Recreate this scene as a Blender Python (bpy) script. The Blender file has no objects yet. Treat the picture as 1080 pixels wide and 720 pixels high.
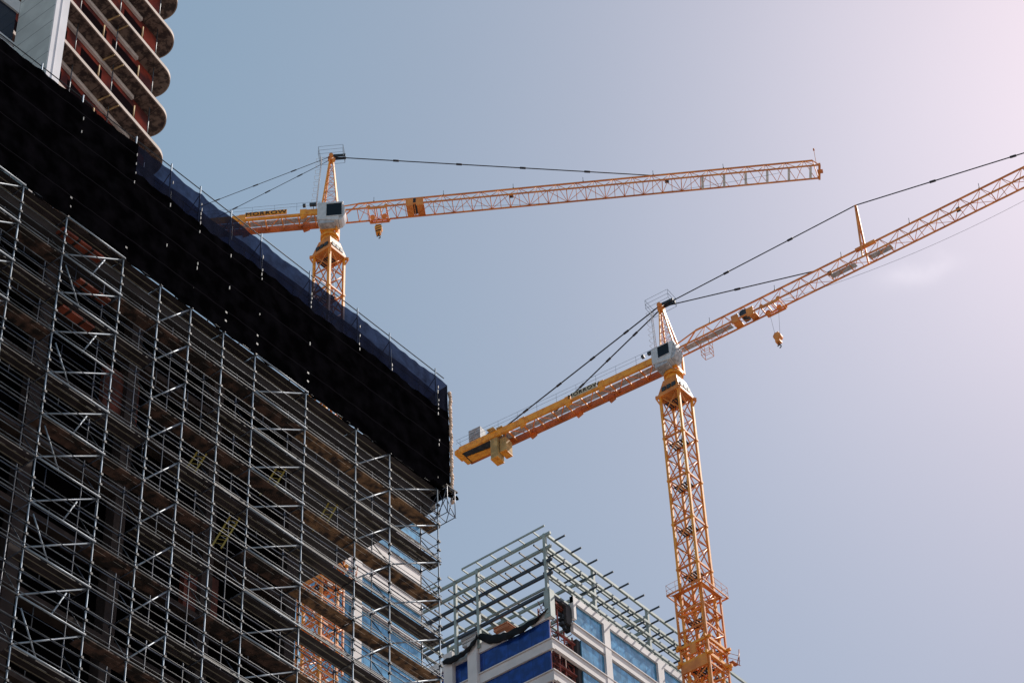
import bpy, math, random
from math import sin, cos, radians, pi, sqrt, floor
from mathutils import Vector, Matrix
random.seed(7)
V = Vector
SC = bpy.context.scene
COL = SC.collection

# ---------------------------------------------------------------- camera
CAM = V((0, 0, 1.7))
# world axes X = along the scaffolded facade, Y = into the block, Z = up (rows), expressed in camera axes
R3 = Matrix(((0.63036785, -0.51088789, -0.58449119),
             (-0.77551832, -0.44814073, -0.44468103),
             (-0.03475215, 0.73359625, -0.67869642)))
cam_data = bpy.data.cameras.new('camera')
cam = bpy.data.objects.new('camera', cam_data); COL.objects.link(cam)
cam.matrix_world = Matrix.Translation(CAM) @ R3.to_4x4()
cam_data.sensor_width = 36.0
cam_data.lens = 2499.79 / 1080 * 36
cam_data.clip_start = 0.5
cam_data.clip_end = 20000
SC.camera = cam

# ---------------------------------------------------------------- light
SUN_AZ, SUN_EL = -14.0, 50.0
sd = V((cos(radians(SUN_AZ)) * cos(radians(SUN_EL)), sin(radians(SUN_AZ)) * cos(radians(SUN_EL)), sin(radians(SUN_EL))))
GLOW_DIR = V((cos(radians(17)) * cos(radians(45.8)), sin(radians(17)) * cos(radians(45.8)), sin(radians(45.8))))   # centre of an added sky glow, apart from the sun
world = bpy.data.worlds.new('World'); SC.world = world
world.use_nodes = True
nt = world.node_tree; nt.nodes.clear()
def N(t, **k):
    n = nt.nodes.new(t)
    for a, b in k.items(): setattr(n, a, b)
    return n
out = N('ShaderNodeOutputWorld'); bg = N('ShaderNodeBackground')
sky = N('ShaderNodeTexSky', sky_type='NISHITA')
sky.sun_disc = False
sky.sun_elevation = radians(SUN_EL); sky.sun_rotation = radians(90 - SUN_AZ)
sky.air_density = 1.0; sky.dust_density = 1.0; sky.ozone_density = 1.6
sky.altitude = 50
# added glow painted into the sky away from the sun: depends only on the direction in the world
tc = N('ShaderNodeTexCoord')
nrm = N('ShaderNodeVectorMath', operation='NORMALIZE')
dot = N('ShaderNodeVectorMath', operation='DOT_PRODUCT'); dot.inputs[1].default_value = GLOW_DIR
mx = N('ShaderNodeMath', operation='MAXIMUM'); mx.inputs[1].default_value = 0
pw = N('ShaderNodeMath', operation='POWER'); pw.inputs[1].default_value = 85
pw2 = N('ShaderNodeMath', operation='POWER'); pw2.inputs[1].default_value = 28
s1 = N('ShaderNodeVectorMath', operation='SCALE'); s1.inputs[0].default_value = (2.1, 1.75, 1.75)
s2 = N('ShaderNodeVectorMath', operation='SCALE'); s2.inputs[0].default_value = (0.8, 0.52, 0.46)
ad = N('ShaderNodeVectorMath', operation='ADD'); ad2 = N('ShaderNodeVectorMath', operation='ADD')
ad3 = N('ShaderNodeVectorMath', operation='ADD'); ad3.inputs[1].default_value = (0.28, 1.62, 2.22)
mul = N('ShaderNodeVectorMath', operation='MULTIPLY'); mul.inputs[1].default_value = (1.12, 0.62, 0.50)
L = nt.links.new
L(tc.outputs['Generated'], nrm.inputs[0]); L(nrm.outputs[0], dot.inputs[0]); L(dot.outputs['Value'], mx.inputs[0])
L(mx.outputs[0], pw.inputs[0]); L(mx.outputs[0], pw2.inputs[0])
L(pw.outputs[0], s1.inputs['Scale']); L(pw2.outputs[0], s2.inputs['Scale'])
L(sky.outputs[0], mul.inputs[0]); L(mul.outputs[0], ad.inputs[0]); L(s1.outputs[0], ad.inputs[1])
L(ad.outputs[0], ad2.inputs[0]); L(s2.outputs[0], ad2.inputs[1]); L(ad2.outputs[0], ad3.inputs[0])
# faint high cloud drift in brightness, plus one small pale streak, both fixed to directions of the sky
cn = N('ShaderNodeTexNoise'); cn.inputs['Scale'].default_value = 5.0; cn.inputs['Detail'].default_value = 6
cm = N('ShaderNodeMapRange'); cm.inputs[1].default_value = 0.3; cm.inputs[2].default_value = 0.7; cm.inputs[3].default_value = 0.985; cm.inputs[4].default_value = 1.02
cs = N('ShaderNodeVectorMath', operation='SCALE')
wd = R3 @ V((970 - 540, -(287 - 360), -2499.79)); wd.normalize()
wt = (R3 @ V((1, 0.28, 0))); wt = (wt - wd * wt.dot(wd)).normalized(); wn = wd.cross(wt)
da = N('ShaderNodeVectorMath', operation='DOT_PRODUCT'); da.inputs[1].default_value = wt
db = N('ShaderNodeVectorMath', operation='DOT_PRODUCT'); db.inputs[1].default_value = wn
def mth(op, a=None, b=None):
    n = N('ShaderNodeMath', operation=op)
    for i, v in enumerate((a, b)):
        if v is None: continue
        if isinstance(v, (int, float)): n.inputs[i].default_value = v
        else: nt.links.new(v, n.inputs[i])
    return n.outputs[0]
L(nrm.outputs[0], cn.inputs['Vector']); L(nrm.outputs[0], da.inputs[0]); L(nrm.outputs[0], db.inputs[0])
cn2 = N('ShaderNodeTexNoise'); cn2.inputs['Scale'].default_value = 60.0; cn2.inputs['Detail'].default_value = 4
L(nrm.outputs[0], cn2.inputs['Vector'])
wob = mth('MULTIPLY', mth('SUBTRACT', cn2.outputs['Fac'], 0.5), 0.012)
qa = mth('POWER', mth('ABSOLUTE', mth('DIVIDE', da.outputs['Value'], 0.0135)), 2.0)
qb = mth('POWER', mth('ABSOLUTE', mth('DIVIDE', mth('ADD', db.outputs['Value'], wob), 0.0042)), 2.0)
front = mth('GREATER_THAN', mth('ADD', da.outputs['Value'], 2.0), 0.0)
streak = mth('MULTIPLY', mth('EXPONENT', mth('MULTIPLY', mth('ADD', qa, qb), -1.0)), mth('MULTIPLY', cn2.outputs['Fac'], 1.5))
hem = N('ShaderNodeVectorMath', operation='DOT_PRODUCT'); hem.inputs[1].default_value = wd
L(nrm.outputs[0], hem.inputs[0])
streak = mth('MULTIPLY', streak, mth('GREATER_THAN', hem.outputs['Value'], 0.5))
wv = N('ShaderNodeVectorMath', operation='SCALE'); wv.inputs[0].default_value = (1.3, 1.15, 1.1)
L(streak, wv.inputs['Scale'])
ad4 = N('ShaderNodeVectorMath', operation='ADD')
L(cn.outputs['Fac'], cm.inputs[0]); L(ad3.outputs[0], cs.inputs[0]); L(cm.outputs[0], cs.inputs['Scale'])
L(cs.outputs[0], ad4.inputs[0]); L(wv.outputs[0], ad4.inputs[1])
L(ad4.outputs[0], bg.inputs['Color']); L(bg.outputs[0], out.inputs['Surface'])
bg.inputs['Strength'].default_value = 0.12
sun_data = bpy.data.lights.new('sun', 'SUN'); sun_data.energy = 5.0; sun_data.angle = radians(0.5)
sun_data.color = (1.0, 0.93, 0.84)
sun = bpy.data.objects.new('sun', sun_data); COL.objects.link(sun)
sun.rotation_euler = (-sd).to_track_quat('-Z', 'Y').to_euler()
vs = SC.view_settings
vs.view_transform = 'Standard'; vs.look = 'None'; vs.gamma = 1.0; vs.use_curve_mapping = False; vs.exposure = 0.0
SC.cycles.max_bounces = 6
SC.cycles.transparent_max_bounces = 24

# ---------------------------------------------------------------- materials
def mat(name, col, rough=0.6, metal=0.0, var=0.15, scale=0.6, col2=None, contrast=(0.4, 0.65), bump=0.0, spec=0.5, detail=6):
    m = bpy.data.materials.new(name); m.use_nodes = True
    t = m.node_tree; b = t.nodes['Principled BSDF']
    b.inputs['Roughness'].default_value = rough; b.inputs['Metallic'].default_value = metal
    b.inputs['Specular IOR Level'].default_value = spec
    g = t.nodes.new('ShaderNodeNewGeometry')
    n = t.nodes.new('ShaderNodeTexNoise'); n.inputs['Scale'].default_value = scale; n.inputs['Detail'].default_value = detail
    r = t.nodes.new('ShaderNodeValToRGB')
    c2 = col2 or tuple(c * (1 - var * 2) for c in col)
    r.color_ramp.elements[0].position = contrast[0]; r.color_ramp.elements[1].position = contrast[1]
    r.color_ramp.elements[0].color = (*c2, 1); r.color_ramp.elements[1].color = (*col, 1)
    t.links.new(g.outputs['Position'], n.inputs['Vector']); t.links.new(n.outputs['Fac'], r.inputs['Fac'])
    t.links.new(r.outputs['Color'], b.inputs['Base Color'])
    if bump:
        bp = t.nodes.new('ShaderNodeBump'); bp.inputs['Strength'].default_value = bump; bp.inputs['Distance'].default_value = 0.05
        t.links.new(n.outputs['Fac'], bp.inputs['Height']); t.links.new(bp.outputs[0], b.inputs['Normal'])
    return m

def striped(name, col, col2, axis, period, width=0.12, rough=0.5, noise=0.25, spec=0.5, metal=0.0, second=None, offs=0.0):
    """thin joint lines every `period` metres along an axis, real surface pattern"""
    m = mat(name, col, rough, metal, noise, 1.2, spec=spec)
    t = m.node_tree; b = t.nodes['Principled BSDF']
    g = t.nodes.new('ShaderNodeNewGeometry'); sx = t.nodes.new('ShaderNodeSeparateXYZ')
    t.links.new(g.outputs['Position'], sx.inputs[0])
    d = t.nodes.new('ShaderNodeMath'); d.operation = 'ADD'; d.inputs[1].default_value = offs
    t.links.new(sx.outputs[axis], d.inputs[0])
    mo = t.nodes.new('ShaderNodeMath'); mo.operation = 'PINGPONG'; mo.inputs[1].default_value = period / 2
    t.links.new(d.outputs[0], mo.inputs[0])
    lt = t.nodes.new('ShaderNodeMath'); lt.operation = 'LESS_THAN'; lt.inputs[1].default_value = width / 2
    t.links.new(mo.outputs[0], lt.inputs[0])
    mi = t.nodes.new('ShaderNodeMix'); mi.data_type = 'RGBA'
    src = b.inputs['Base Color'].links[0].from_socket
    t.links.new(lt.outputs[0], mi.inputs['Factor']); t.links.new(src, mi.inputs[6]); mi.inputs[7].default_value = (*col2, 1)
    t.links.new(mi.outputs[2], b.inputs['Base Color'])
    return m

M = {}
M['yellow'] = mat('crane_yellow_paint', (0.93, 0.37, 0.035), 0.5, 0, 0.12, 2.2, col2=(0.72, 0.25, 0.03), contrast=(0.36, 0.55))
M['orange'] = mat('crane_orange_paint', (0.86, 0.31, 0.06), 0.5, 0, 0.14, 0.8, col2=(0.62, 0.19, 0.04))
M['redorange'] = mat('shade_red_orange_paint', (0.62, 0.16, 0.03), 0.5, 0, 0.2, 0.8)  # shade on the far girder painted red-orange; side bracket shares it
M['steel_dark'] = mat('dark_steel', (0.05, 0.055, 0.065), 0.5, 0.4, 0.2, 2)
M['rope'] = mat('black_rope', (0.035, 0.035, 0.045), 0.6, 0.3)
M['cabwhite'] = mat('cab_white_paint', (0.62, 0.63, 0.66), 0.4, 0, 0.08, 1.5)
M['cabglass'] = mat('tinted_cab_glass', (0.006, 0.006, 0.012), 0.35, 0.0, 0.1, 1, spec=0.25)
M['grate'] = mat('grey_walkway_grating', (0.55, 0.56, 0.60), 0.7, 0.1, 0.2, 3)
M['cream'] = mat('cream_sign_board', (0.70, 0.60, 0.42), 0.6)
M['ink'] = mat('black_lettering', (0.012, 0.01, 0.012), 0.7)
M['cwt'] = mat('counterweight_concrete', (0.60, 0.40, 0.16), 0.8, 0, 0.2, 1.5)
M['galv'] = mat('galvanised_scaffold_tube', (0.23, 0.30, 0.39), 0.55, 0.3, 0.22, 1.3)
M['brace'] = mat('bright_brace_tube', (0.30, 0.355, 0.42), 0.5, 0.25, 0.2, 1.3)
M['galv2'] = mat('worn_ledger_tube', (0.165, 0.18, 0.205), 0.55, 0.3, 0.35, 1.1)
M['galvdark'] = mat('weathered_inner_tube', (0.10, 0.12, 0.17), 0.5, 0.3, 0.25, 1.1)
M['shadeboard'] = mat('shade_darkened_board', (0.105, 0.055, 0.040), 0.85, 0, 0.3, 2.0, col2=(0.012, 0.007, 0.006), contrast=(0.42, 0.62))  # deck wood darkened to paint the shade on the left runs
M['plyd'] = mat('stained_plywood_deck', (0.25, 0.135, 0.065), 0.8, 0, 0.3, 2.4, col2=(0.022, 0.010, 0.008), contrast=(0.40, 0.62))
M['steeldeck'] = striped('ribbed_steel_deck', (0.040, 0.030, 0.034), (0.26, 0.24, 0.19), 1, 0.34, 0.045, 0.7, 0.3, offs=0.1)
M['toe'] = mat('pale_toe_board', (0.24, 0.24, 0.23), 0.7, 0, 0.3, 1.0)
M['black'] = mat('black_net_and_wall_shade', (0.0035, 0.003, 0.0035), 0.98, 0, 0.3, 0.5, spec=0.0)  # black netting; on the building wall it paints the shade
M['oldred'] = mat('dull_red_board', (0.16, 0.035, 0.02), 0.85, 0, 0.35, 1.5)
M['slabbrown'] = mat('stained_concrete_slab', (0.042, 0.027, 0.022), 0.9, 0, 0.4, 1.0, col2=(0.02, 0.012, 0.012), contrast=(0.4, 0.65))
M['redform'] = striped('red_brown_formwork', (0.26, 0.05, 0.022), (0.02, 0.008, 0.006), 0, 0.75, 0.14, 0.8)
M['ladder'] = mat('yellow_fibreglass_ladder', (0.36, 0.28, 0.05), 0.6)
M['redpaint'] = mat('red_fitting', (0.6, 0.07, 0.03), 0.5)
M['clad'] = striped('grey_green_cladding', (0.74, 0.79, 0.77), (0.20, 0.22, 0.23), 2, 1.1, 0.035, 0.5, 0.06)
M['cladw'] = mat('pale_lavender_cladding', (0.78, 0.77, 0.82), 0.45, 0, 0.05, 0.8)
M['frame'] = mat('white_window_frame', (0.72, 0.72, 0.74), 0.4, 0, 0.06, 1)
M['darkglass'] = mat('dark_navy_glass', (0.010, 0.020, 0.055), 0.08, 0, 0.2, 0.5)
M['conc'] = striped('shuttered_concrete_soffit', (0.15, 0.098, 0.085), (0.035, 0.022, 0.022), 0, 1.25, 0.05, 0.9, 0.40)
for n_ in M['conc'].node_tree.nodes:          # finer, blotchier staining with run marks
    if n_.type == 'TEX_NOISE': n_.inputs['Scale'].default_value = 2.2; n_.inputs['Detail'].default_value = 9; n_.inputs['Roughness'].default_value = 0.7
    if n_.type == 'VALTORGB':
        n_.color_ramp.elements[0].position = 0.44; n_.color_ramp.elements[1].position = 0.57
        n_.color_ramp.elements[0].color = (0.03, 0.018, 0.018, 1); n_.color_ramp.elements[1].color = (0.17, 0.12, 0.10, 1)
M['edge'] = mat('pale_slab_edge', (0.34, 0.25, 0.215), 0.7, 0, 0.12, 1.0)
M['redwall'] = mat('oxide_red_wall', (0.34, 0.045, 0.022), 0.85, 0, 0.35, 0.7, col2=(0.07, 0.008, 0.008), contrast=(0.40, 0.60))
M['opening'] = mat('dark_room_opening', (0.014, 0.006, 0.008), 0.9, spec=0.1)
M['timber'] = mat('yellow_timber_post', (0.65, 0.45, 0.22), 0.8, 0, 0.2, 3)
M['beamw'] = mat('pale_edge_beam', (0.70, 0.64, 0.62), 0.7, 0, 0.15, 1.2)
M['strut'] = mat('grey_green_primed_steel', (0.36, 0.42, 0.40), 0.55, 0.1, 0.12, 0.6)
M['strutdark'] = mat('dark_primed_steel', (0.05, 0.06, 0.08), 0.55, 0.1, 0.12, 0.6)
M['spandrel'] = mat('off_white_spandrel', (0.74, 0.69, 0.68), 0.6, 0, 0.08, 0.35)
M['tarp'] = mat('black_tarpaulin', (0.010, 0.008, 0.010), 0.75, 0, 0.3, 0.8, bump=0.6, spec=0.2)
M['net_edge'] = mat('sun_peach_netting_edge', (0.85, 0.58, 0.42), 0.8, 0, 0.2, 3)
M['hoistred'] = mat('rusty_red_hoist_steel', (0.38, 0.09, 0.07), 0.6, 0, 0.3, 1)
M['bounceground'] = mat('pale_bounce_concrete', (0.33, 0.30, 0.27), 0.9, 0, 0.2, 0.5)  # unseen ground, paled to bounce light onto undersides
M['roofmat'] = mat('orange_insulation_board', (0.72, 0.30, 0.16), 0.8)
M['white'] = mat('white_panel', (0.75, 0.75, 0.76), 0.6)
M['gaplight'] = mat('white_cable_tie_as_gap_daylight', (0.36, 0.36, 0.36), 0.5, 0, 0.05)  # pale tone standing for daylight in the net gaps
M['roofdark'] = mat('dark_roofing', (0.05, 0.045, 0.05), 0.9)

def glass_mat(name, col, axis, pitch, rough=0.16, metal=0.55, jw=0.07):
    m = striped(name, col, tuple(c * 0.45 for c in col), axis, pitch, jw, rough, 0.22, metal=metal)
    t = m.node_tree; b = t.nodes['Principled BSDF']
    nz = t.nodes.new('ShaderNodeTexNoise'); nz.inputs['Scale'].default_value = 0.5; nz.inputs['Detail'].default_value = 3
    bp = t.nodes.new('ShaderNodeBump'); bp.inputs['Strength'].default_value = 0.25; bp.inputs['Distance'].default_value = 0.15
    g = t.nodes.new('ShaderNodeNewGeometry'); t.links.new(g.outputs['Position'], nz.inputs['Vector'])
    t.links.new(nz.outputs['Fac'], bp.inputs['Height']); t.links.new(bp.outputs[0], b.inputs['Normal'])
    return m
M['glassshade'] = glass_mat('shade_side_blue_glass', (0.010, 0.055, 0.30), 1, 1.7, 0.22, 0.25)  # same glass, its dark-sky side put into the colour
M['glasssky'] = glass_mat('skylit_blue_glass', (0.13, 0.40, 0.64), 0, 1.3, 0.2, 0.5)  # bright sky reflection put into the glass colour

def net_material():
    m = bpy.data.materials.new('debris_netting'); m.use_nodes = True
    t = m.node_tree; b = t.nodes['Principled BSDF']
    b.inputs['Roughness'].default_value = 0.9
    b.inputs['Specular IOR Level'].default_value = 0.0
    b.inputs['Base Color'].default_value = (0.013, 0.015, 0.028, 1)
    g = t.nodes.new('ShaderNodeNewGeometry')
    n = t.nodes.new('ShaderNodeTexNoise'); n.inputs['Scale'].default_value = 0.8; n.inputs['Detail'].default_value = 9; n.inputs['Roughness'].default_value = 0.72
    mp = t.nodes.new('ShaderNodeMapRange'); mp.inputs[1].default_value = 0.3; mp.inputs[2].default_value = 0.72
    mp.inputs[3].default_value = 0.50; mp.inputs[4].default_value = 0.985
    tr = t.nodes.new('ShaderNodeBsdfTransparent'); tr.inputs[0].default_value = (0.20, 0.24, 0.39, 1)
    mx = t.nodes.new('ShaderNodeMixShader')
    t.links.new(g.outputs['Position'], n.inputs['Vector']); t.links.new(n.outputs['Fac'], mp.inputs[0])
    t.links.new(mp.outputs[0], mx.inputs[0]); t.links.new(tr.outputs[0], mx.inputs[1]); t.links.new(b.outputs[0], mx.inputs[2])
    t.links.new(mx.outputs[0], t.nodes['Material Output'].inputs['Surface'])
    return m
M['net'] = net_material()
M['sheet'] = striped('black_sheeting', (0.0042, 0.0038, 0.0050), (0.010, 0.009, 0.011), 2, 1.7, 0.05, 0.95, 0.35, spec=0.0)

# ---------------------------------------------------------------- mesh helpers
class MB:
    def __init__(s): s.v = []; s.f = []; s.sm = []
    def add(s, vs, fs, smooth=False):
        o = len(s.v); s.v += [tuple(p) for p in vs]
        s.f += [tuple(i + o for i in f) for f in fs]; s.sm += [smooth] * len(fs)
        return s
    def box(s, x0, x1, y0, y1, z0, z1):
        return s.hexa([(x0, y0, z0), (x1, y0, z0), (x1, y1, z0), (x0, y1, z0), (x0, y0, z1), (x1, y0, z1), (x1, y1, z1), (x0, y1, z1)])
    def hexa(s, p):
        return s.add(p, [(0, 3, 2, 1), (4, 5, 6, 7), (0, 1, 5, 4), (1, 2, 6, 5), (2, 3, 7, 6), (3, 0, 4, 7)])
    def beam(s, p, q, w, h, up=V((0, 0, 1))):
        p, q = V(p), V(q); d = (q - p).normalized()
        if abs(d.dot(up)) > 0.98: up = V((1, 0, 0))
        a = d.cross(up).normalized() * (w / 2); b = a.cross(d).normalized() * (h / 2)
        return s.hexa([p - a - b, p + a - b, q + a - b, q - a - b, p - a + b, p + a + b, q + a + b, q - a + b])
    def tube(s, p, q, r, n=6, r2=None):
        p, q = V(p), V(q); d = (q - p)
        if d.length < 1e-6: return s
        d.normalize(); r2 = r if r2 is None else r2
        up = V((0, 0, 1)) if abs(d.z) < 0.9 else V((1, 0, 0))
        a = d.cross(up).normalized(); b = a.cross(d).normalized()
        vs = [p + (a * cos(2 * pi * i / n) + b * sin(2 * pi * i / n)) * r for i in range(n)] + \
             [q + (a * cos(2 * pi * i / n) + b * sin(2 * pi * i / n)) * r2 for i in range(n)]
        o = len(s.v)
        s.add(vs, [(i, (i + 1) % n, n + (i + 1) % n, n + i) for i in range(n)], True)
        s.add([], [])
        s.f += [tuple(o + i for i in range(n))[::-1], tuple(o + n + i for i in range(n))]; s.sm += [False, False]
        return s
    def chain(s, pts, r, n=5):
        for a, b in zip(pts, pts[1:]): s.tube(a, b, r, n)
        return s
    def prism(s, outline, z0, z1):
        n = len(outline)
        s.add([(x, y, z0) for x, y in outline] + [(x, y, z1) for x, y in outline],
              [tuple(range(n))[::-1], tuple(range(n, 2 * n))] + [(i, (i + 1) % n, n + (i + 1) % n, n + i) for i in range(n)])
        return s

def obj(name, mb, m, parent=None, bevel=0):
    if not mb.v: return None
    xs = list(zip(*mb.v))
    c = V([(min(a) + max(a)) / 2 for a in xs])
    if parent is None: c.z = min(xs[2])
    me = bpy.data.meshes.new(name)
    me.from_pydata([tuple(V(p) - c) for p in mb.v], [], mb.f)
    me.polygons.foreach_set('use_smooth', mb.sm)
    me.materials.append(m); me.update()
    o = bpy.data.objects.new(name, me); COL.objects.link(o)
    if parent is not None:
        o.parent = parent
        pw = V((0, 0, 0)); q = parent
        while q is not None: pw += q.location; q = q.parent
        o.location = c - pw
    else: o.location = c
    if bevel:
        b = o.modifiers.new('bevel', 'BEVEL'); b.width = bevel; b.segments = 2; b.limit_method = 'ANGLE'
    return o

def tag(o, label=None, cat=None, group=None, kind=None):
    if label: o['label'] = label
    if cat: o['category'] = cat
    if group: o['group'] = group
    if kind: o['kind'] = kind
    return o
def thing(name, loc, label, cat, group=None):
    o = bpy.data.objects.new(name, None); COL.objects.link(o); o.location = loc
    o.empty_display_size = 1
    return tag(o, label, cat, group)

R3T = R3.transposed()
def px(P):
    c = R3T @ (V(P) - CAM)
    if c.z >= 0: return (-9e3, -9e3)
    return (540 + 2499.79 * c.x / -c.z, 360 - 2499.79 * c.y / -c.z)
def seen(p, q, m=12):
    """does the segment show inside the photograph's frame (used only to leave out what lies outside it)"""
    for i in range(9):
        x, y = px(V(p).lerp(V(q), i / 8))
        if -m < x < 1080 + m and -m < y < 720 + m: return True
    return False

# ---------------------------------------------------------------- ground
g = MB(); g.add([(-4000, -4000, 0), (4000, -4000, 0), (4000, 4000, 0), (-4000, 4000, 0)], [(0, 1, 2, 3)])
tag(obj('unseen_ground', g, M['bounceground']), kind='structure')

# ================================================================ unfinished building behind the scaffold
LIFT = 2.13
def zk(k): return 71.9 - LIFT * k
ub = thing('unfinished_building', (40, 70, 0), 'dark unfinished concrete building wrapped by the scaffold, black behind the tubes', 'building')
b = MB(); b.box(14, 58.2, 57.3, 84, 0.01, 71.35)
obj('wall', b, M['black'], ub)
b = MB(); b.box(14, 66.7, 55.70, 65.4, 71.40, 71.84)
obj('overhanging_soffit', b, M['roofdark'], ub)
for i in range(8):
    z = 69.0 - 3.6 * i
    b = MB(); b.box(30, 58.25, 56.65, 57.29, z - .15, z + .15)
    obj('floor_slab', b, M['slabbrown'], ub)
for i in range(6):
    x = 33.5 + 4.9 * i
    b = MB(); b.box(x, x + .6, 56.75, 57.285, 30, 71.35)
    obj('column', b, M['slabbrown'], ub)
for i, (x, k) in enumerate(((47.2, 2), (36.0, 4), (52.4, 4), (40.5, 6), (50.2, 7), (44.9, 9), (55.2, 6))):
    b = MB(); z = 69.0 - 3.6 * (k - 1) + .16
    b.box(x, x + 1.9, 57.0, 57.28, z + .3, z + 2.6)
    obj('boarded_opening', b, M['oldred'], ub)
b = MB(); b.box(42.6, 44.9, 55.1, 55.55, 71.30, 71.40)
obj('formwork_panel', b, M['redform'], ub)
for x, z, y in ((43.9, 69.45, 55.25), (43.1, 67.3, 55.1)):
    b = MB(); b.box(x, x + 1.7, y, y + .4, z, z + .1)
    obj('formwork_panel', b, M['redform'], ub)

# ================================================================ scaffold
XS = [36.9, 40.29, 42.65, 45.83, 47.98, 49.80, 51.77, 53.74, 57.0, 60.32, 62.62, 66.0]
YO, YI = 55.0, 56.05
sc = thing('scaffold', (51, 55.5, 0), 'tall galvanised tube scaffold with plank decks climbing the dark facade', 'scaffold')
NK = 12
for i, x in enumerate(XS):
    b = MB(); b.tube((x, YO, 0.02), (x, YO, 79.45), 0.036)
    for k in range(0, NK):               # couplers and spigots
        z = zk(k)
        b.tube((x, YO, z - .09), (x, YO, z + .09), 0.062, 6)
        b.tube((x, YO, z + 1.0), (x, YO, z + 1.12), 0.055, 6)
    st = obj('standard', b, M['galv'], sc)
    if x > 39:
        b = MB()
        b.tube((x, YO, zk(NK)), (x, YO, 79.3), .03, 4)
        for k in range(0, NK):
            for dz in (0, 1.12, .62): b.box(x - .055, x + .055, YO - .10, YO + .05, zk(k) + dz - .05, zk(k) + dz + .05)
        obj('coupler', b, M['steel_dark'], st)
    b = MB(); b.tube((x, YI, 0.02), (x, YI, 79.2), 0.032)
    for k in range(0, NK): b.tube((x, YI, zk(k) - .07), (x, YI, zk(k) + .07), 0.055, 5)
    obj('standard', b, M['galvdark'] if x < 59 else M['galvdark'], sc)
bays_w = [(0, 1), (2, 3), (8 - 1, 8), (10, 11)]      # bays braced by a rising diagonal
bays_n = [(4, 5), (9, 10)]
rnd = random.Random(3)
for k in range(NK):
    z = zk(k)
    x0, x1 = 34.0, 66.12
    for (dy, dz, r) in ((0, 0, .030), (0, .19, .018)):
        b = MB(); b.tube((x0, YO - .06 + dy, z + dz), (x1, YO - .06 + dy, z + dz), r)
        if seen((x0, YO, z), (x1, YO, z)): obj('ledger', b, M['galv2'], sc)
    b = MB(); b.tube((x0, YI + .05, z), (x1, YI + .05, z), .03)
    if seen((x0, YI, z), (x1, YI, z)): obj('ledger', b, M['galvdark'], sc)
    if k:
        for dz in (0.62, 1.12):
            b = MB(); b.tube((x0, YO - .05, z + dz), (x1, YO - .05, z + dz), .019)
            obj('guard_rail', b, M['galv2'], sc)
        for dz in ((0.55, 1.05) if k % 2 else (1.0,)):
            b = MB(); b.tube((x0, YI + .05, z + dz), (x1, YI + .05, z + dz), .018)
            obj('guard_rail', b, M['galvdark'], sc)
    # decks: planks laid bay by bay with small steps and gaps
    xs = [34.0] + XS[1:]; b = MB(); dm = M['shadeboard'] if k % 2 else M['steeldeck']; lit_run = False
    for a, c in zip(xs, xs[1:]):
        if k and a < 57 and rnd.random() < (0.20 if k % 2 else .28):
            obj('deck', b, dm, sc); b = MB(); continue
        if k % 2 and a > 56 and not lit_run:
            obj('deck', b, dm, sc); b = MB(); dm = M['plyd']; lit_run = True  # right-hand run takes the unshaded wood tone
        for j in range(3):
            dz = rnd.uniform(-.012, .012) - .03
            b.box(a + rnd.uniform(.0, .03), c - rnd.uniform(.0, .03) + (.25 if c > 65 else 0), YO + .04 + j * .235, YO + .04 + (j + 1) * .235 - .012, z + dz, z + dz + .045)
    obj('deck', b, dm, sc)
    if k:
        b = MB(); b.box(51.8 + (k % 4), 66.05, YO - .0, YO + .025, z + .105, z + .20)
        if k % 2 == 0: obj('toe_board', b, M['toe'], sc)
    # transoms and bearers
    b_any = False
    for x in XS:
        if seen((x, YO, z), (x, YI, z), 0) and x > 40:
            b = MB(); b.tube((x, YO - .12, z - .06), (x, YI + .12, z - .06), .028, 5)
            if k <= 8: obj('transom', b, M['galv2'] if x > 60 else M['galvdark'], sc)
    if k < NK - 1:
        zl = zk(k + 1)
        for i, j in bays_w + bays_n:
            p, q = (XS[i], YO + .05, zl + .06), (XS[j], YO + .05, z - .02)
            if (i, j) in bays_w[:2] + bays_w[2:3] and seen(p, q):
                b = MB(); b.tube((XS[i], YO - .11, z - .05), (XS[j], YO - .11, z - .05), .042); obj('ledger', b, M['brace'], sc)
            if seen(p, q):
                b = MB(); b.tube(p, q, .038); obj('brace', b, M['brace'], sc)
        for x in (40.29, 42.65, 45.83, 47.98, 51.77, 53.74, 60.32, 62.62, 66.0):
            p, q = (x + .02, YI, z - .35), (x + .02, YO + .03, zl + .1)
            if seen(p, q, 0):
                b = MB(); b.tube(p, q, .025, 5); obj('brace', b, M['galvdark'] if (i_ := k % 2) else M['galv2'], sc)
        if k % 2 == 1:
            b = MB(); b.tube((42.9, YO + .02, z - .4), (43.85, YO + .02, zl + .02), .034)
            obj('brace', b, M['brace'], sc)
        else:
            b = MB(); b.tube((44.25, YO + .02, zl + .02), (44.85, YO + .02, zl + 1.35), .034)
            obj('brace', b, M['brace'], sc)
# bracing panels between inner and outer tubes at the free end
for k in range(0, 7):
    z = zk(k)
    for dz in (.55, 1.05):
        b = MB(); b.tube((66.03, YO, z + dz - LIFT), (66.03, YI, z + dz - LIFT), .024, 5)
        obj('end_rail', b, M['galvdark'], sc)
# intermediate inner posts (short loading uprights)
for k in range(1, 11):
    for x in (39.0, 41.6, 44.3, 46.7, 48.9, 50.8, 55.4, 58.7):
        if rnd.random() < .55:
            p = (x + rnd.uniform(-.3, .3), YI + .1, zk(k) + .06); q = (p[0], p[1], p[2] + rnd.uniform(.9, 1.3))
            if seen(p, q):
                b = MB(); b.tube(p, q, .024, 5)
                obj('post', b, M['galv2'] if (k > 7 and x < 50) or rnd.random() < .3 else M['galvdark'], sc)
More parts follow.
